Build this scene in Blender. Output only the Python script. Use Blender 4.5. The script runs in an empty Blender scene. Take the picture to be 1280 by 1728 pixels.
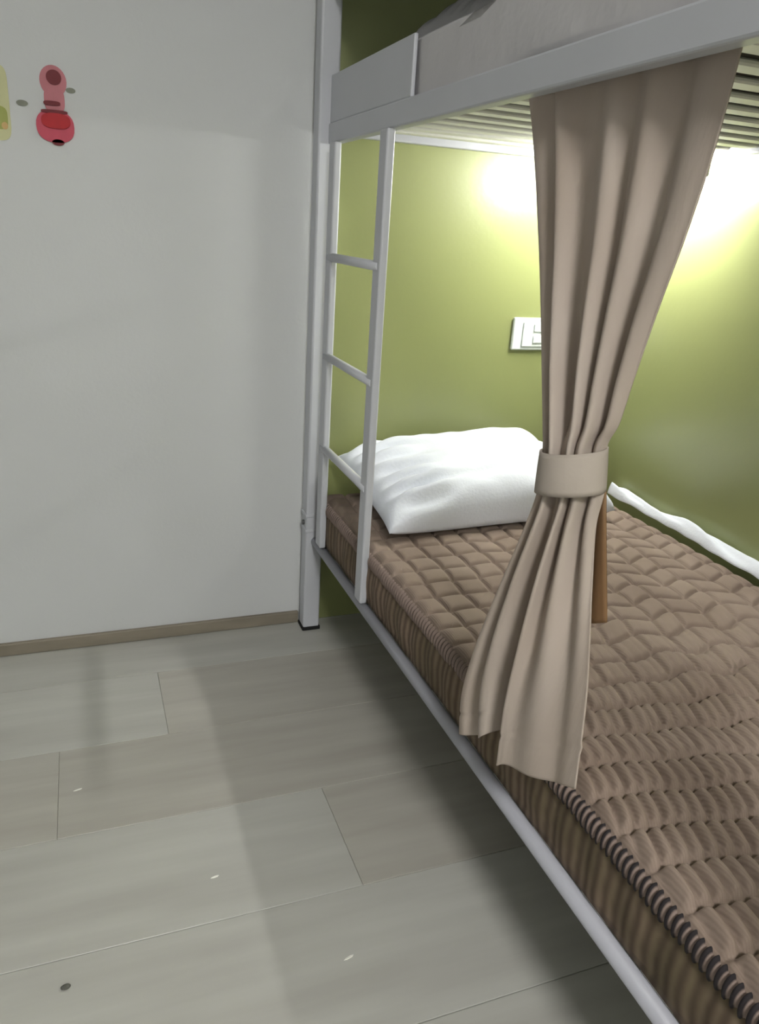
import bpy, bmesh, math, random
from mathutils import Vector, Matrix, noise
random.seed(7)
S = bpy.context.scene
COL = S.collection

# ------------------------------------------------------------------ camera
F, W, H = 1300.0, 1280.0, 1728.0          # focal length in pixels of the 1280x1728 frame
EYE = Vector((0, 0, 1.25))
R_ = Vector((0.93605503, -0.34644139, 0.06147629))
D_ = Vector((-0.06570431, -0.3437558, -0.93675765))
B_ = Vector((0.34566446, 0.87281746, -0.34453704))
cam = bpy.data.cameras.new('camera')
cam.sensor_fit = 'VERTICAL'; cam.sensor_height = 36; cam.lens = F / H * 36
cam.clip_start = 0.02
co = bpy.data.objects.new('camera', cam); COL.objects.link(co)
mw = Matrix((R_, -D_, -B_)).transposed().to_4x4(); mw.translation = EYE
co.matrix_world = mw
S.camera = co
# ------------------------------------------------------------------ world, view, light levels
S.view_settings.view_transform = 'Standard'; S.view_settings.look = 'None'
S.view_settings.gamma = 1; S.view_settings.use_curve_mapping = False
S.view_settings.exposure = 0.0
w = bpy.data.worlds.new('world'); S.world = w; w.use_nodes = True
w.node_tree.nodes['Background'].inputs[0].default_value = (.5, .52, .55, 1)
w.node_tree.nodes['Background'].inputs[1].default_value = 0.05
BUNK_LAMP = 255.0       # emission of the tube in the lower bunk
ROOM_LAMP = 112.0       # emission of the added, unseen ceiling lamp out in the room

# ------------------------------------------------------------------ helpers
def srgb(r, g, b):
    f = lambda c: ((c / 255 + .055) / 1.055) ** 2.4 if c > 10 else c / 255 / 12.92
    return (f(r), f(g), f(b), 1)

def mat(name, color, rough=.6, metal=0, var=0.0, scale=6, color2=None, stretch=(1, 1, 1), bump=0, bscale=60,
        emit=0, trans=0, obj=True, detail=3):
    m = bpy.data.materials.new(name); m.use_nodes = True
    nt = m.node_tree; N = nt.nodes; L = nt.links
    b = N['Principled BSDF']
    b.inputs['Roughness'].default_value = rough; b.inputs['Metallic'].default_value = metal
    b.inputs['Specular IOR Level'].default_value = .35
    c = color if len(color) == 4 else (*color, 1)
    tc = N.new('ShaderNodeTexCoord'); mp = N.new('ShaderNodeMapping')
    mp.inputs['Scale'].default_value = stretch
    L.new(tc.outputs['Object'], mp.inputs['Vector'])
    colsock = None
    n = N.new('ShaderNodeTexNoise'); n.inputs['Scale'].default_value = scale; n.inputs['Detail'].default_value = detail
    L.new(mp.outputs[0], n.inputs['Vector'])
    r = N.new('ShaderNodeValToRGB')
    c2 = color2 if color2 else tuple(x * (1 - var) for x in c[:3]) + (1,)
    if len(c2) == 3: c2 = (*c2, 1)
    r.color_ramp.elements[0].position = .35; r.color_ramp.elements[1].position = .65
    r.color_ramp.elements[0].color = c2; r.color_ramp.elements[1].color = c
    L.new(n.outputs['Fac'], r.inputs['Fac'])
    L.new(r.outputs['Color'], b.inputs['Base Color'])
    if bump:
        n2 = N.new('ShaderNodeTexNoise'); n2.inputs['Scale'].default_value = bscale
        L.new(mp.outputs[0], n2.inputs['Vector'])
        bp = N.new('ShaderNodeBump'); bp.inputs['Strength'].default_value = bump; bp.inputs['Distance'].default_value = .01
        L.new(n2.outputs['Fac'], bp.inputs['Height']); L.new(bp.outputs[0], b.inputs['Normal'])
    if emit:
        b.inputs['Emission Color'].default_value = c; b.inputs['Emission Strength'].default_value = emit
    if trans:
        t = N.new('ShaderNodeBsdfTranslucent'); L.new(r.outputs['Color'], t.inputs['Color'])
        mx = N.new('ShaderNodeMixShader'); mx.inputs[0].default_value = trans
        L.new(b.outputs[0], mx.inputs[1]); L.new(t.outputs[0], mx.inputs[2])
        L.new(mx.outputs[0], N['Material Output'].inputs['Surface'])
    return m

def link(name, bm, m, parent=None, smooth=False, loc=None):
    me = bpy.data.meshes.new(name); bm.normal_update(); bm.to_mesh(me); bm.free()
    if smooth:
        for p in me.polygons: p.use_smooth = True
    if m: me.materials.append(m)
    o = bpy.data.objects.new(name, me); COL.objects.link(o)
    if parent: o.parent = parent
    if loc: o.location = loc
    return o

def box(bm, x0, x1, y0, y1, z0, z1, bev=0, seg=2):
    v = [bm.verts.new((x, y, z)) for x in (x0, x1) for y in (y0, y1) for z in (z0, z1)]
    fs = [bm.faces.new([v[i] for i in q]) for q in
          ((0, 1, 3, 2), (4, 6, 7, 5), (0, 4, 5, 1), (2, 3, 7, 6), (0, 2, 6, 4), (1, 5, 7, 3))]
    if bev:
        es = list({e for f in fs for e in f.edges})
        bmesh.ops.bevel(bm, geom=es, offset=bev, segments=seg, profile=.5, affect='EDGES')
    return bm

def bx(name, dims, m, parent=None, bev=0, seg=2):
    return link(name, box(bmesh.new(), *dims, bev=bev, seg=seg), m, parent)

def tube(bm, p0, p1, r, n=16, cap=True, r2=None):
    p0, p1 = Vector(p0), Vector(p1); d = (p1 - p0).normalized()
    a = d.orthogonal().normalized(); b = d.cross(a)
    r2 = r if r2 is None else r2
    ring = lambda p, q: [bm.verts.new(p + (a * math.cos(t) + b * math.sin(t)) * q)
                         for t in [2 * math.pi * k / n for k in range(n)]]
    A, B = ring(p0, r), ring(p1, r2)
    for k in range(n): bm.faces.new((A[k], A[(k + 1) % n], B[(k + 1) % n], B[k])).smooth = True
    if cap: bm.faces.new(A[::-1]); bm.faces.new(B)
    return bm

def lathe(bm, prof, cx=0, cy=0, n=32):
    rings = []
    for r, z in prof:
        rings.append([bm.verts.new((cx + r * math.cos(2 * math.pi * k / n), cy + r * math.sin(2 * math.pi * k / n), z)) for k in range(n)])
    for A, B in zip(rings, rings[1:]):
        for k in range(n): bm.faces.new((A[k], A[(k + 1) % n], B[(k + 1) % n], B[k])).smooth = True
    bm.faces.new(rings[0][::-1]); bm.faces.new(rings[-1])
    return bm

def grid(bm, nu, nv, fn, both=False):
    V = [[bm.verts.new(fn(i / nu, j / nv)) for j in range(nv + 1)] for i in range(nu + 1)]
    for i in range(nu):
        for j in range(nv):
            bm.faces.new((V[i][j], V[i + 1][j], V[i + 1][j + 1], V[i][j + 1])).smooth = True
    return V

def thing(name, label, cat, loc=(0, 0, 0), group=None):
    o = bpy.data.objects.new(name, None); COL.objects.link(o); o.location = loc
    o.empty_display_size = .05
    o['label'] = label; o['category'] = cat
    if group: o['group'] = group
    return o

def tag(o, label, cat, group=None):
    o['label'] = label; o['category'] = cat
    if group: o['group'] = group
    return o

def struct(name, dims, m, label=None, parent=None, bev=0):
    o = bx(name, dims, m, parent, bev); o['kind'] = 'structure'
    if label: o['label'] = label
    return o

def lerp(a, b, t): return a + (b - a) * t
def smooth(t): t = max(0, min(1, t)); return t * t * (3 - 2 * t)
def pl(tab, t):
    for (a, va), (b, vb) in zip(tab, tab[1:]):
        if t <= b: return lerp(va, vb, smooth((t - a) / (b - a)) if False else (t - a) / (b - a))
    return tab[-1][1]

# ------------------------------------------------------------------ measures of the room
HX0, HX1 = -2.3, 1.60        # left wall, side wall of the bunks
YF, YH = -1.9, 2.23          # wall behind, head wall
ZC = 2.75
BF = 0.641                   # front face of the bunk bed

M_wall = mat('grey_wall_paint', srgb(197, 199, 200), .75, var=.05, scale=1.5, bump=.05, bscale=90)
M_green = mat('olive_green_wall_paint', srgb(141, 147, 97), .33, var=.05, scale=2, bump=.03, bscale=60)
M_green.node_tree.nodes['Principled BSDF'].inputs['Specular IOR Level'].default_value = .75
M_ceil = mat('ceiling_paint', srgb(225, 225, 222), .8, var=.03, scale=2)
M_base = mat('brown_grey_skirting', srgb(134, 126, 112), .5, var=.2, scale=5, stretch=(1, 1, 4))
M_joint = mat('plank_joint', srgb(132, 129, 119), .8, var=.12, scale=12)
M_paint = mat('pale_grey_painted_steel', srgb(186, 188, 194), .42, var=.04, scale=5)
M_rail = mat('steel_paint_dimmed_light', srgb(160, 161, 169), .5, var=.08, scale=5)  # same steel paint, darker grey standing in for weaker light on the rail
M_slat = mat('whitish_slat', srgb(222, 222, 214), .5, var=.1, scale=7)
M_black = mat('black_rubber', srgb(22, 22, 22), .7, var=.3)
M_white = mat('white_cotton', srgb(226, 230, 240), .85, var=.03, scale=9, bump=.1, bscale=120)
M_sheet = mat('grey_white_sheet', srgb(196, 194, 196), .85, var=.08, scale=5, bump=.15, bscale=40)
M_plastic = mat('white_plastic', srgb(226, 232, 230), .35, var=.02)
M_dark = mat('dark_slot', srgb(60, 62, 60), .5, var=.1)
M_bolt = mat('bolt_steel', srgb(110, 110, 112), .35, metal=.7, var=.2)

# ------------------------------------------------------------------ setting
floor = struct('floor', (HX0, HX1, YF, YH, -.06, -.003), M_joint, 'pale greyish plank floor of the dormitory room')
planks = []
for k, cols in enumerate((('a', (170, 170, 163), (158, 157, 149)), ('b', (173, 173, 167), (162, 161, 155)), ('c', (169, 167, 159), (157, 154, 146)))):
    planks.append(mat('floor_plank_' + cols[0], srgb(*cols[1]), .33, color2=srgb(*cols[2]), scale=2.2, stretch=(.7, 7, 1), bump=.03, bscale=14))
rowy = [1.72 + .302 * k for k in range(-12, 3)]
shared = {}
for k, y0 in enumerate(rowy):
    y1 = min(y0 + .302, YH); y0c = max(y0, YF)
    if y1 - y0c < .02: continue
    x = HX0 - [.0, .52, .9, .26][k % 4]
    while x < HX1:
        xa, xb = max(x, HX0), min(x + 1.22, HX1)
        if xb - xa > .03:
            key = (round(xb - xa, 3), round(y1 - y0c, 3))
            if key not in shared:
                bm = box(bmesh.new(), 0.0003, key[0] - .0003, .0008, key[1] - .0008, -.0075, 0, bev=.0007, seg=1)
                me = bpy.data.meshes.new('plank'); bm.to_mesh(me); bm.free(); me.materials.append(planks[0]); shared[key] = me
            o = bpy.data.objects.new('plank', shared[key]); COL.objects.link(o)
            o.location = (xa, y0c, random.uniform(-.0004, 0)); o.parent = floor
            o.material_slots[0].link = 'OBJECT'; o.material_slots[0].material = random.choice(planks)
        x += 1.22

struct('wall_back', (HX0 - .1, .66, YH, YH + .1, 0, ZC), M_wall, 'plain grey painted wall beyond the foot of the room')
struct('wall_alcove', (.66, HX1, YH, YH + .1, 0, ZC), M_green, 'olive green wall at the head of the bunk bed')
struct('wall_right', (HX1, HX1 + .1, YF, YH + .1, 0, ZC), M_green, 'olive green wall along the long side of the bunk bed')
struct('wall_left', (HX0 - .1, HX0, YF - .1, YH, 0, ZC), M_wall, 'plain grey painted wall left of the camera')
struct('wall_front', (HX0, HX1 + .1, YF - .1, YF, 0, ZC), M_wall, 'plain grey painted wall behind the camera')
struct('ceiling', (HX0 - .1, HX1 + .1, YF - .1, YH + .1, ZC, ZC + .08), M_ceil, 'white ceiling')
struct('baseboard_back', (HX0, .612, YH - .013, YH + .001, .0005, .040), M_base, 'low brown grey skirting along the grey wall', bev=.003)
struct('baseboard_left', (HX0 - .001, HX0 + .013, YF, YH - .014, .0005, .040), M_base, 'low brown grey skirting along the left wall', bev=.003)

# ------------------------------------------------------------------ added ceiling lamp, unseen, for the general room light
lampX, lampY = .10, -1.45
rl = thing('added_ceiling_lamp', 'unseen round white flush ceiling lamp added to light the room', 'lamp', (lampX, lampY, ZC))
link('lamp_base', lathe(bmesh.new(), [(.25, -.045), (.315, -.04), (.32, -.02), (.32, 0)]), M_plastic, rl)
M_glow = mat('lamp_glow', (1, .985, .95, 1), .5, emit=ROOM_LAMP, var=0)
link('lamp_diffuser', lathe(bmesh.new(), [(.07, -.095), (.18, -.085), (.26, -.066), (.305, -.042)]), M_glow, rl)

# ------------------------------------------------------------------ bunk bed
bed = thing('bunk_bed', 'pale grey steel two tier bunk bed with ladder along the green wall', 'bunk bed', (1.1, 1.2, 0))
bed_parts = []
def bp(name, dims, m=M_paint, bev=.004, seg=2):
    o = bx(name, dims, m, None, bev, seg); bed_parts.append(o); return o
BY0, BY1 = .12, 2.215       # foot and head of the bed
XB = 1.585                  # rear
PZ = 2.15
for (xa, xb, ya, yb) in ((BF - .028, BF + .026, 2.158, 2.212), (XB - .054, XB, 2.158, 2.212),
                         (BF - .028, BF + .026, BY0, BY0 + .054), (XB - .054, XB, BY0, BY0 + .054)):
    bp('post', (xa, xb, ya, yb, .008, PZ), bev=.006, seg=3)
    c = bp('foot_cap', (xa - .003, xb + .003, ya - .003, yb + .003, 0, .012), M_black, .002); c['label'] = 'black rubber foot cap'
    bp('post_cap', (xa - .002, xb + .002, ya - .002, yb + .002, PZ - .001, PZ + .012), M_black, .004)
# lower side rails, an angle section with a flange to carry the slats
def rail(name, x0, x1, z0, z1, xin):
    bm = bmesh.new(); box(bm, x0, x1, BY0 + .052, 2.16, z0, z1, bev=.004)
    o = link(name, bm, M_paint); bed_parts.append(o); return o
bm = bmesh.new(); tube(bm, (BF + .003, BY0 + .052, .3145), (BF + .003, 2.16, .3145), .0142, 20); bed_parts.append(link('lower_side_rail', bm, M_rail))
rail('lower_side_rail', XB - .042, XB - .012, .300, .329, -1)
for y in (BY0 + .012, 2.170):
    bp('lower_end_rail', (BF + .024, XB - .052, y, y + .03, .300, .329))
for k in range(14):
    y = .24 + k * .14
    bp('lower_slat', (BF + .013, XB - .040, y, y + .06, .312, .3285), M_slat, .002, 1)
# bracket collars on the visible post
for z in (.345, .395):
    bp('joint_collar', (BF - .031, BF + .029, 2.155, 2.2135, z, z + .012), M_paint, .003)
for z in (.372,):
    bm = bmesh.new(); tube(bm, (BF - .034, 2.185, z), (BF - .026, 2.185, z), .008, 12); bed_parts.append(link('bolt', bm, M_bolt))
# upper side rails: deep boxed board, with a thin lip below
bp('upper_side_rail', (BF, BF + .028, BY0 + .052, 2.16, 1.451, 1.501), bev=.004)
bp('upper_side_rail', (XB - .042, XB - .014, BY0 + .052, 2.16, 1.476, 1.501), bev=.004)
for y in (BY0 + .012, 2.172):
    bp('upper_end_rail', (BF + .024, XB - .052, y, y + .028, 1.476, 1.501))
for k in range(21):
    y = .20 + k * .093
    bp('upper_slat', (BF + .027, XB - .040, y, y + .044, 1.487, 1.4968), M_slat, .003, 1)
# guard board at the head of the upper bunk
bp('guard_board', (BF + .003, BF + .012, 1.606, 2.16, 1.5005, 1.613), bev=.003)
# boards added out of view to keep the ceiling lamp off the upper bunk
bp('light_block_board', (BF - .002, BF + .018, BY0 + .052, 2.16, 1.785, 2.06), bev=.004)
bp('light_block_roof', (BF + .016, XB - .02, BY0 + .05, 2.16, 2.045, 2.06), bev=.003)
# ladder: two stiles, welded rungs
for y in (2.088, 1.712):
    bp('ladder_stile', (BF - .011, BF + .0085, y - .024, y + .024, .3288, 1.4512), bev=.005, seg=3)
for z in (.64, .905, 1.17):
    bm = bmesh.new(); tube(bm, (BF - .003, 2.096, z), (BF - .003, 1.704, z), .0115, 14)
    bed_parts.append(link('ladder_rung', bm, M_paint))
# curtain wire below the rail
bm = bmesh.new(); tube(bm, (BF + .043, .30, 1.4715), (BF + .043, 2.0, 1.4715), .003, 10)
cw = link('curtain_rod', bm, M_bolt); cw['label'] = 'thin curtain rod under the upper rail'; bed_parts.append(cw)
for o in bed_parts:
    o.parent = bed; o.matrix_parent_inverse = Matrix.Translation(-bed.location)

# ------------------------------------------------------------------ lower mattress with quilted cover
def fabric_mat(name, c1, c2, c3, axis, scale, rough=.9, amt=.25):
    m = mat(name, c1, rough, color2=c2, scale=7, bump=0)
    nt = m.node_tree; N = nt.nodes; L = nt.links; b = N['Principled BSDF']
    tc = N.new('ShaderNodeTexCoord')
    wv = N.new('ShaderNodeTexWave'); wv.bands_direction = axis; wv.inputs['Scale'].default_value = scale
    wv.inputs['Distortion'].default_value = 1.2; wv.inputs['Detail'].default_value = 2; wv.inputs['Detail Scale'].default_value = 2
    L.new(tc.outputs['Object'], wv.inputs['Vector'])
    mx = N.new('ShaderNodeMix'); mx.data_type = 'RGBA'; mx.inputs['Factor'].default_value = .5
    src = b.inputs['Base Color'].links[0].from_socket
    L.new(src, mx.inputs['A']); mx.inputs['B'].default_value = c3
    ml = N.new('ShaderNodeMath'); ml.operation = 'MULTIPLY'; ml.inputs[1].default_value = amt
    L.new(wv.outputs['Fac'], ml.inputs[0]); L.new(ml.outputs[0], mx.inputs['Factor'])
    L.new(mx.outputs['Result'], b.inputs['Base Color'])
    bpn = N.new('ShaderNodeBump'); bpn.inputs['Strength'].default_value = .12; bpn.inputs['Distance'].default_value = .004
    L.new(wv.outputs['Fac'], bpn.inputs['Height']); L.new(bpn.outputs[0], b.inputs['Normal'])
    return m
M_quilt = fabric_mat('brown_quilted_cloth', srgb(144, 128, 117), srgb(129, 113, 102), srgb(112, 96, 84), 'X', 90)
M_side = fabric_mat('brown_ribbed_side_cloth', srgb(128, 110, 94), srgb(104, 92, 72), srgb(70, 56, 46), 'Y', 14, amt=.75)
M_pipe = mat('dark_binding', srgb(96, 82, 78), .8, color2=srgb(84, 70, 68), scale=40)
_n = M_pipe.node_tree.nodes; _l = M_pipe.node_tree.links
_t = _n.new('ShaderNodeTexCoord'); _w = _n.new('ShaderNodeTexWave'); _w.bands_direction = 'Y'; _w.inputs['Scale'].default_value = math.pi * 2 / .0125 / 20
_w.inputs['Distortion'].default_value = .6
_r = _n.new('ShaderNodeValToRGB'); _r.color_ramp.elements[0].color = srgb(30, 25, 28); _r.color_ramp.elements[1].color = srgb(128, 112, 104)
_r.color_ramp.elements[0].position = .35; _r.color_ramp.elements[1].position = .75
_l.new(_t.outputs['Object'], _w.inputs['Vector']); _l.new(_w.outputs['Fac'], _r.inputs['Fac']); _l.new(_r.outputs['Color'], _n['Principled BSDF'].inputs['Base Color'])

MX0, MX1, MY0, MY1 = .652, 1.556, .185, 2.150
MZ0, MZ1 = .3295, .468
def quilt_h(x, y):
    near = smooth((1.25 - y) / .6)
    wav = smooth((x - .85) / .3) * .8 + .2
    ys = y + .16 * (x - MX0) * near + .013 * wav * math.sin((x - MX0) / .15 * 2 * math.pi)
    row = math.floor(ys / .068); fy = ys / .068 - row
    xs = x + .23 * max(0, 1.22 - y) + (.5 if row % 2 else 0) * .072 * near + .005 * math.sin(ys * 23)
    fx = xs / .072 - math.floor(xs / .072)
    dy = min(fy, 1 - fy) * .068; dx = min(fx, 1 - fx) * .072
    gy = math.exp(-(dy / .0055) ** 2); gx = math.exp(-(dx / .0055) ** 2)
    puff = math.sin(math.pi * fy) ** .6 * (.6 + .4 * math.sin(math.pi * fx) ** .6)
    h = .0080 * puff - .0085 * max(gy, gx * (1 - .8 * near)) + .003
    fr = (xs / .024); fr = fr - math.floor(fr)
    rib = 1 - 2 * abs(2 * fr - 1) ** 2.2
    h += .0085 * near * (1 - gy) * rib
    h += .003 * noise.noise(Vector((x * 6, y * 6, 3))) + .006 * noise.noise(Vector((x * 2, y * 2, 1)))
    return h
mattress = thing('mattress', 'brown quilted mattress on the lower bunk of the steel bed', 'mattress', ((MX0 + MX1) / 2, (MY0 + MY1) / 2, MZ0))
Tm = Matrix.Translation(-mattress.location)
def mpart(o): o.parent = mattress; o.matrix_parent_inverse = Tm; return o
bm = bmesh.new()
def topf(u, v):
    x = lerp(MX0, MX1, u); y = lerp(MY0, MY1, v)
    e = min(u * (MX1 - MX0), (1 - u) * (MX1 - MX0), v * (MY1 - MY0), (1 - v) * (MY1 - MY0))
    k = smooth(e / .03)
    return (x, y, MZ1 - .012 * (1 - k) ** 2 + quilt_h(x, y) * k)
grid(bm, 290, 600, topf)
mpart(link('quilted_top', bm, M_quilt))
# side walls of the cover: one ribbed band round the mattress
bm = bmesh.new()
per = [(MX0, MY0), (MX1, MY0), (MX1, MY1), (MX0, MY1)]
pts = []
for k in range(4):
    a, b = per[k], per[(k + 1) % 4]; n = int(math.hypot(b[0] - a[0], b[1] - a[1]) / .012)
    nx, ny = (b[1] - a[1]), -(b[0] - a[0]); l = math.hypot(nx, ny); nx, ny = nx / l, ny / l
    for i in range(n): pts.append((lerp(a[0], b[0], i / n), lerp(a[1], b[1], i / n), nx, ny))
rows = 8; V = []
for i, (x, y, nx, ny) in enumerate(pts):
    colv = []
    for j in range(rows + 1):
        t = j / rows; z = lerp(MZ0, MZ1 - .012, t)
        d = .006 * math.sin(math.pi * t) + .004 * noise.noise(Vector((x * 9, y * 9, z * 14))) + .0025 * math.sin(i * .9)
        d = max(d, -.002) * (1 if 0 < j < rows else 0)
        colv.append(bm.verts.new((x + nx * d, y + ny * d, z)))
    V.append(colv)
for i in range(len(V)):
    A, Bv = V[i], V[(i + 1) % len(V)]
    for j in range(rows): bm.faces.new((A[j], Bv[j], Bv[j + 1], A[j + 1])).smooth = True
bm.faces.new([c[0] for c in V][::-1])
mpart(link('side_band', bm, M_side))
# corded binding under the top edge on the open side: little ribs across the cord
bm = bmesh.new(); n = 1000
def bind(u, v):
    y = lerp(MY0 + .004, MY1 - .004, u); a = lerp(-1.5, 1.75, v)
    rr = .0155 * (.80 + .20 * math.cos(2 * math.pi * u * (MY1 - MY0) / .0125)) + .0015 * noise.noise(Vector((y * 20, 0, 0)))
    return (MX0 + .002 - rr * math.cos(a) * .75, y, MZ1 - .018 + rr * 1.35 * math.sin(a))
grid(bm, n, 8, bind)
bo = mpart(link('edge_binding', bm, M_pipe)); bo['label'] = 'dark ribbed edge binding'

# ------------------------------------------------------------------ white sheet tucked along the wall side
bm = bmesh.new()
def sheetf(u, v):
    y = lerp(.55, 1.95, u); wd = lerp(.072, .030, smooth((y - .9) / 1.0))
    a = v * 2 * math.pi
    t = v
    x = 1.592 - wd * t
    hgt = .030 * math.sin(math.pi * min(1, t * 1.0)) ** .6 + .006 * noise.noise(Vector((y * 14, t * 3, 5)))
    z = .492 + hgt * (.6 + .4 * math.sin(y * 9) ** 2) + .006 * math.sin(t * 9 + y * 30) * math.sin(math.pi * t)
    if t < .02: z = .490
    return (x, y, z + .002)
V = grid(bm, 120, 12, sheetf)
lo = [[bm.verts.new((c.co.x, c.co.y, .4815 if False else c.co.z - .004)) for c in r] for r in V]
for i in range(len(V) - 1):
    for j in range(len(V[0]) - 1):
        bm.faces.new((lo[i][j + 1], lo[i + 1][j + 1], lo[i + 1][j], lo[i][j])).smooth = True
def rim(seq):
    for (a, b), (c, d) in zip(seq, seq[1:]): bm.faces.new((V[a][b], V[c][d], lo[c][d], lo[a][b]))
nu, nv = len(V) - 1, len(V[0]) - 1
rim([(i, 0) for i in range(nu + 1)][::-1]); rim([(i, nv) for i in range(nu + 1)])
rim([(0, j) for j in range(nv + 1)]); rim([(nu, j) for j in range(nv + 1)][::-1])
tag(link('bed_sheet', bm, M_white), 'rumpled white sheet edge between brown mattress and green wall', 'sheet')

# ------------------------------------------------------------------ pillows
def pillow(name, c, sx, sy, th, rz, tilt, label, m, seed, crown=0.0, lift=0.0):
    bm = bmesh.new(); nu, nv = 72, 52
    def pt(u, v, s):
        a, b = u * 2 - 1, v * 2 - 1
        ex = (1 - abs(a) ** 4); ey = (1 - abs(b) ** 5)
        k = max(0, ex * ey) ** .45
        pin = 1 - .07 * (1 - abs(a) ** 2) * abs(b) ** 3
        pinx = 1 - .06 * (1 - abs(b) ** 2) * abs(a) ** 3
        x, y = a * sx / 2 * pinx, b * sy / 2 * pin
        wr = .020 * noise.noise(Vector((x * 5, y * 16, seed))) + .006 * noise.noise(Vector((x * 14, y * 30, seed + 4)))
        fan = .016 * math.sin(y * 105 + 6 * noise.noise(Vector((x * 4, y * 4, seed)))) * smooth((-a - .25) / .4) * smooth((1 + a) / .25)
        if s > 0: z = th * (.74 + crown * a - .12 * a * a * (1 if crown else 0)) * k + (wr + fan) * k
        else: z = -th * .26 * k
        return Vector((x, y, z))
    T = [[None] * (nv + 1) for _ in range(nu + 1)]; Bt = [[None] * (nv + 1) for _ in range(nu + 1)]
    for i in range(nu + 1):
        for j in range(nv + 1):
            u, v = i / nu, j / nv
            T[i][j] = bm.verts.new(pt(u, v, 1))
            Bt[i][j] = T[i][j] if i in (0, nu) or j in (0, nv) else bm.verts.new(pt(u, v, -1))
    for i in range(nu):
        for j in range(nv):
            bm.faces.new((T[i][j], T[i + 1][j], T[i + 1][j + 1], T[i][j + 1])).smooth = True
            bm.faces.new((Bt[i][j + 1], Bt[i + 1][j + 1], Bt[i + 1][j], Bt[i][j])).smooth = True
    # welt seam lip round the edge
    o = link(name, bm, m)
    o.matrix_world = Matrix.Translation(c) @ Matrix.Rotation(rz, 4, 'Z') @ Matrix.Rotation(tilt, 4, 'X')
    tag(o, label, 'pillow'); return o
pillow('pillow', (1.07, 1.965, .541), .74, .46, .156, math.radians(3), math.radians(8),
       'plump white pillow on the brown mattress at the head of the lower bunk', M_white, 3, crown=.10)

# ------------------------------------------------------------------ upper bunk bedding
bm = bmesh.new()
UX0, UX1, UY0, UY1, UZ0, UZ1 = .661, 1.54, .19, 2.15, 1.4975, 1.612
box(bm, UX0, UX1, UY0, UY1, UZ0, UZ1)
bmesh.ops.subdivide_edges(bm, edges=bm.edges[:], cuts=22, use_grid_fill=True)
for v in bm.verts:
    e = [v.co.x - UX0, UX1 - v.co.x, v.co.y - UY0, UY1 - v.co.y]
    if v.co.z > UZ1 - .001:
        k = smooth(min(e) / .05); v.co.z += -.018 * (1 - k) ** 2 + .010 * noise.noise(Vector((v.co.x * 7, v.co.y * 4, 2))) * k
    elif v.co.z > UZ0 + .01:
        v.co.x += .008 * noise.noise(Vector((v.co.x * 3, v.co.y * 5, v.co.z * 8)))
for f in bm.faces: f.smooth = True
um = tag(link('upper_mattress', bm, M_sheet), 'thin mattress in a greyish white sheet on the upper bunk', 'mattress')
M_tick = mat('grey_brown_ticking', srgb(62, 58, 52), .9, var=.2, scale=9)
ub = bx('underside', (UX0 + .012, UX1 - .012, UY0 + .012, UY1 - .012, UZ0 - .0006, UZ0 + .004), M_tick, um); ub['label'] = 'grey brown mattress underside'
pillow('upper_pillow', (1.10, 1.80, 1.667), .62, .40, .12, math.radians(-2), math.radians(6),
       'greyish white pillow on the upper bunk above the steel rail', M_sheet, 11)

# ------------------------------------------------------------------ bunk lamp: slim tube batten under the upper slats
LX, LY0, LY1, LZ = 1.48, 1.69, 2.15, 1.440
bl = thing('bunk_lamp', 'glowing white tube lamp fixed under the upper slats near the green walls', 'lamp', (LX, (LY0 + LY1) / 2, 1.484))
Tl = Matrix.Translation(-bl.location)
def lpart(o): o.parent = bl; o.matrix_parent_inverse = Tl; return o
lpart(bx('lamp_housing', (LX - .016, LX + .016, LY0, LY1, LZ + .018, 1.4868), M_plastic, bev=.004))
M_tube = mat('tube_glow', (1, .99, .95, 1), .4, emit=BUNK_LAMP, var=0)
bm = bmesh.new(); tube(bm, (LX, LY0 + .02, LZ), (LX, LY1 - .02, LZ), .0145, 20)
lpart(link('lamp_tube', bm, M_tube))
for y in (LY0, LY1 - .022):
    lpart(bx('lamp_end_cap', (LX - .018, LX + .018, y, y + .022, LZ - .018, LZ + .020), M_plastic, bev=.005))

# ------------------------------------------------------------------ wall socket
sw = thing('wall_socket', 'white square socket plate on the green head wall left of the curtain', 'socket', (1.37, YH, .957))
Ts = Matrix.Translation(-sw.location)
def spart(o): o.parent = sw; o.matrix_parent_inverse = Ts; return o
spart(bx('cover_plate', (1.300, 1.440, YH - .012, YH + .0005, .907, 1.010), M_plastic, bev=.005, seg=3))
spart(bx('socket_insert', (1.334, 1.428, YH - .017, YH - .0115, .918, .997), M_plastic, bev=.003))
for z in (.930, .966):
    spart(bx('rocker_switch', (1.372, 1.424, YH - .0215, YH - .0165, z, z + .026), M_plastic, bev=.003))

# ------------------------------------------------------------------ curtain
# edges of the cloth from top to hem: (height fraction, left x,y,z, right x,y,z)
def ray(px, py): return R_ * (px - W / 2) + D_ * (py - H / 2) + B_ * F
def onX(px, py, X):
    r = ray(px, py); t = X / r.x; return r * t + EYE
ROWS = [((894, 166, .690), (1255, 72, .690)), ((902, 250, .676), (1207, 250, .680)), ((910, 400, .655), (1157, 400, .676)),
        ((914, 520, .642), (1112, 520, .676)), ((916, 640, .630), (1070, 640, .678)), ((917, 720, .624), (1045, 715, .680)),
        ((917, 757, .622), (1024, 755, .680)), ((909, 825, .622), (1020, 828, .680)), ((886, 890, .612), (1006, 890, .672)),
        ((844, 990, .600), (1002, 990, .660)), ((808, 1080, .592), (1002, 1090, .650)), ((782, 1165, .590), (1000, 1190, .642)),
        ((776, 1238, .592), (985, 1330, .632))]
M_curt = mat('beige_curtain_cloth', srgb(188, 176, 166), .85, color2=srgb(178, 164, 152), scale=5, stretch=(1, 2, .5), bump=.08, bscale=70, trans=.22)
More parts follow.
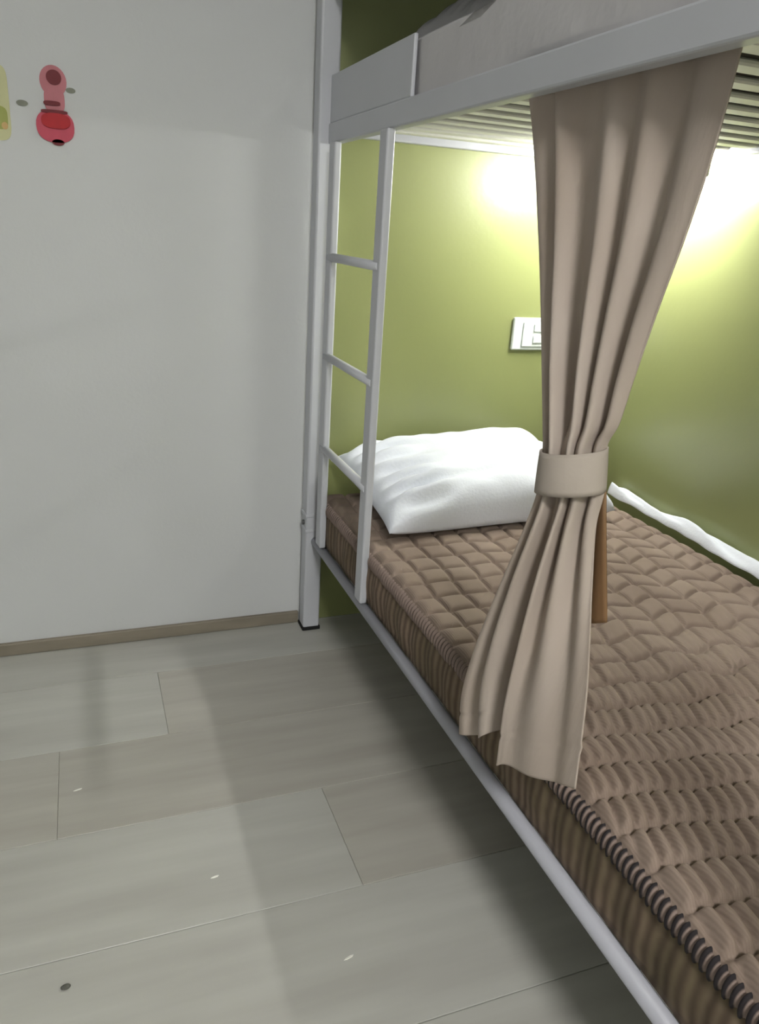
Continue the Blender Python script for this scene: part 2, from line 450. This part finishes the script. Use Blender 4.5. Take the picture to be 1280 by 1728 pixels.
EL = [onX(*a) for a, b in ROWS]; ER = [onX(*b) for a, b in ROWS]
def cat(P, t):
    n = len(P) - 1; s = min(max(t * n, 0), n - 1e-6); i = int(s); f = s - i
    p0, p1, p2, p3 = P[max(i - 1, 0)], P[i], P[i + 1], P[min(i + 2, n)]
    return .5 * ((2 * p1) + (p2 - p0) * f + (2 * p0 - 5 * p1 + 4 * p2 - p3) * f * f + (3 * p1 - p0 - 3 * p2 + p3) * f ** 3)
TIE0, TIE1 = 6 / 12, 7 / 12
def curtain_pt(u, v):
    l, r = cat(EL, v), cat(ER, v)
    warp = u + .035 * math.sin(2 * math.pi * u * 2 + 1.5 + v * 2) * math.sin(math.pi * u)
    p = l.lerp(r, warp)
    side = Vector((r.x - l.x, r.y - l.y, 0)).normalized(); out = Vector((-side.y, side.x, 0))
    if out.x > 0: out = -out                      # towards the room
    g = math.exp(-((v - .54) / .10) ** 2)         # gathered at the tie
    bot = smooth((v - .62) / .38)
    amp = lerp(.0085, .017, smooth(v / .35)) * (1 - .35 * g)
    ph = .9 * math.sin(v * 3.1) + 1.2
    flat = 1 - .82 * bot * smooth((u - .38) / .12)
    edge = min(1, 6 * u, 6 * (1 - u))
    d = amp * flat * edge * (math.sin(2 * math.pi * 4.3 * u + ph) + .25 * (1 - bot) * math.sin(2 * math.pi * 8 * u + 2 + v * 2) + .4 * noise.noise(Vector((u * 5, v * 4, 4))))
    d += g * .022 * math.sin(math.pi * u)
    d -= .045 * bot * math.exp(-((u - (.33 + .12 * (1 - v))) / .04) ** 2)       # the deep fold near the hem
    d += .018 * bot * smooth((u - .40) / .07)
    d += .004 * bot * math.sin(9 * u + 3 * v)
    hem = .0025 * (1 if .955 < v < .958 else 0)
    q = p + out * (d - hem)
    # hem scallops
    q.z += bot * bot * (.030 * math.exp(-((u - .30) / .07) ** 2) - .012 * math.exp(-((u - .44) / .06) ** 2) + .006 * math.sin(7 * u))
    if q.z < .505: q.x = min(q.x, .634)
    return q
cur = thing('curtain', 'beige cloth curtain tied in the middle, hanging from the upper rail over the mattress edge', 'curtain', (.65, .92, 1.44))
Tc = Matrix.Translation(-cur.location)
def cpart(o): o.parent = cur; o.matrix_parent_inverse = Tc; return o
bm = bmesh.new(); grid(bm, 150, 180, curtain_pt)
cl = cpart(link('curtain_panel', bm, M_curt))
sol = cl.modifiers.new('thickness', 'SOLIDIFY'); sol.thickness = .0022
# tieback band round the bundle
M_tie = mat('beige_tieback_cloth', srgb(170, 160, 150), .8, var=.06, scale=8, bump=.08, bscale=80, trans=.1)
bm = bmesh.new()
cA, cB = (EL[6] + ER[6]) / 2, (EL[7] + ER[7]) / 2
sideA = Vector((ER[6].x - EL[6].x, ER[6].y - EL[6].y, 0)); sideB = Vector((ER[7].x - EL[7].x, ER[7].y - EL[7].y, 0))
def tie(u, v):
    a = u * 2 * math.pi
    c = cA.lerp(cB, v); s = sideA.lerp(sideB, v); n = Vector((-s.y, s.x, 0)).normalized()
    if n.x > 0: n = -n
    bow = .003 * math.sin(math.pi * v)
    zA = lerp(lerp(EL[6].z, EL[7].z, v), lerp(ER[6].z, ER[7].z, v), .5 + .5 * math.cos(a))
    q = c + s * (.53 * math.cos(a)) + n * ((.041 + bow) * math.sin(a) + .006)
    q.z = zA
    return q
grid(bm, 64, 8, tie)
bmesh.ops.remove_doubles(bm, verts=bm.verts[:], dist=1e-5)
tb = cpart(link('tieback', bm, M_tie)); tb.modifiers.new('t', 'SOLIDIFY').thickness = .003
tb['label'] = 'flat beige tieback band'
# strip at the curtain edge, shade and backlight put into its brown colour
M_shade_strip = mat('curtain_cloth_with_shade', srgb(158, 128, 96), .8, color2=srgb(138, 106, 74), scale=4, bump=.08, bscale=80, trans=.25)
bm = bmesh.new()
tl = [onX(988, 815, .690), onX(1027, 815, .694), onX(987, 1052, .700), onX(1022, 1050, .704)]
def edge_strip(u, v):
    p = tl[0].lerp(tl[2], v).lerp(tl[1].lerp(tl[3], v), u)
    p.x += .004 * math.sin(u * 5 + v * 2); return p
grid(bm, 8, 24, edge_strip)
te = cpart(link('shaded_edge_strip', bm, M_shade_strip)); te.modifiers.new('t', 'SOLIDIFY').thickness = .003
te['label'] = 'strip behind the curtain edge, shaded cloth put in as golden brown'

# ------------------------------------------------------------------ things on the grey wall
M_red = mat('red_paper', srgb(168, 28, 36), .6, var=.15, scale=30)
M_dred = mat('dark_red_paper', srgb(110, 34, 42), .6, var=.15, scale=30)
M_pink = mat('dusty_pink_paper', srgb(186, 116, 124), .6, var=.12, scale=25)
M_rose = mat('rose_paper', srgb(186, 74, 92), .6, var=.12, scale=25)
def outline(name, pts, y0, y1, m, parent):
    bm = bmesh.new()
    A = [bm.verts.new((x, y0, z)) for x, z in pts]; Bv = [bm.verts.new((x, y1, z)) for x, z in pts]
    n = len(pts)
    bm.faces.new(A); bm.faces.new(Bv[::-1])
    for k in range(n): bm.faces.new((A[k], Bv[k], Bv[(k + 1) % n], A[(k + 1) % n]))
    bmesh.ops.recalc_face_normals(bm, faces=bm.faces[:])
    o = link(name, bm, m)
    if parent: o.parent = parent; o.matrix_parent_inverse = Matrix.Translation(-parent.location)
    return o
def oval(cx, cz, rx, rz, n=28, p=2.0):
    r = []
    for k in range(n):
        a = 2 * math.pi * k / n; c, s = math.cos(a), math.sin(a)
        r.append((cx + rx * math.copysign(abs(c) ** (2 / p), c), cz + rz * math.copysign(abs(s) ** (2 / p), s)))
    return r
orn = thing('wall_ornament', 'small red gourd-shaped paper ornament stuck high on the grey wall', 'ornament', (-.028, YH, 1.48))
yb = YH + .0005
outline('backing', oval(-.026, 1.532, .030, .034), YH - .003, yb, M_pink, orn)
outline('cap', oval(-.024, 1.540, .017, .016), YH - .006, YH - .0025, M_dred, orn)
outline('neck', oval(-.026, 1.492, .023, .028, p=3), YH - .0035, yb, M_pink, orn)
outline('band', oval(-.032, 1.484, .019, .005, p=3), YH - .007, YH - .003, M_dred, orn)
outline('pouch', oval(-.028, 1.434, .043, .036, p=2.4), YH - .005, yb, M_rose, orn)
outline('pouch_top', oval(-.026, 1.446, .033, .017, p=2.6), YH - .009, YH - .0045, M_red, orn)
outline('band', oval(-.028, 1.466, .030, .004, p=3), YH - .0085, YH - .004, M_dred, orn)
outline('tassel', oval(-.024, 1.399, .014, .007), YH - .005, yb, M_dred, orn)
M_leaf = mat('grey_sticker', srgb(126, 128, 116), .6, var=.15, scale=40)
tag(outline('leaf_sticker', oval(-.098, 1.478, .013, .0065), YH - .002, yb, M_leaf, None), 'tiny grey sticker on the grey wall left of the red ornament', 'sticker')
tag(outline('leaf_sticker', oval(.012, 1.516, .011, .006), YH - .002, yb, M_leaf, None), 'tiny grey sticker on the grey wall right of the red ornament', 'sticker')
M_yel = mat('pale_yellow_green_paper', srgb(192, 192, 150), .7, var=.06, scale=20)
M_grn = mat('soft_green_print', srgb(156, 162, 92), .7, var=.12, scale=20)
M_org = mat('soft_orange_print', srgb(196, 164, 112), .7, var=.1, scale=20)
st = thing('wall_poster', 'pale yellow green paper on the grey wall at the left edge of the photo', 'poster', (-.19, YH, 1.475))
outline('paper', oval(-.190, 1.474, .064, .082, p=7), YH - .002, yb, M_yel, st)
outline('green_print', oval(-.170, 1.442, .038, .026, p=4), YH - .0028, YH - .0015, M_grn, st)
outline('orange_print', oval(-.140, 1.425, .007, .008), YH - .0034, YH - .0022, M_org, st)

# ------------------------------------------------------------------ specks on the floor
def onZ(px, py, z=0):
    r = ray(px, py); t = (z - EYE.z) / r.z; return r * t + EYE
M_crumb = mat('dark_crumb', srgb(92, 92, 86), .8, var=.3, scale=200)
M_glint = mat('pale_glint', srgb(236, 236, 228), .7, var=.05)  # pale chips added to stand for reflections on the planks
p = onZ(111, 1667)
bm = bmesh.new(); bmesh.ops.create_icosphere(bm, subdivisions=2, radius=1)
for v in bm.verts:
    v.co = Vector((v.co.x * .0085, v.co.y * .005, max(v.co.z, -.6) * .004 + .0024)) * (1 + .3 * noise.noise(v.co * 2))
o = link('crumb', bm, M_crumb, smooth=True); o.location = (p.x, p.y, 0); tag(o, 'dark grey crumb lying on the floor at the lower left', 'crumb')

for (px, py, ln, a, lab) in ((131, 1333, .020, .25, 'tiny white chip for a reflection on the floor planks, the one nearest the grey wall'),
                             (362, 1480, .018, .2, 'tiny white chip for a reflection in the middle of the open floor planks'),
                             (588, 1616, .022, .3, 'tiny white chip for a reflection on the floor near the front of the bed rail')):
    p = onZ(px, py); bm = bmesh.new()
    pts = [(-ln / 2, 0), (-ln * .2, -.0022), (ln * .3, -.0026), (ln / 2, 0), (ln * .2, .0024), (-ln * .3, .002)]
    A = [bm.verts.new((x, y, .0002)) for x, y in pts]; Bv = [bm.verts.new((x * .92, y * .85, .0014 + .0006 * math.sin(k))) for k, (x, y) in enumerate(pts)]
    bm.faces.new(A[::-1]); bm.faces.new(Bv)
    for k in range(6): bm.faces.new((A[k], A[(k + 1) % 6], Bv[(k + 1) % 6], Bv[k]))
    o = link('glint_fleck', bm, M_glint); o.location = (p.x, p.y, 0); o.rotation_euler = (0, 0, a)
    tag(o, lab, 'paper', 'painted glints on the floor')
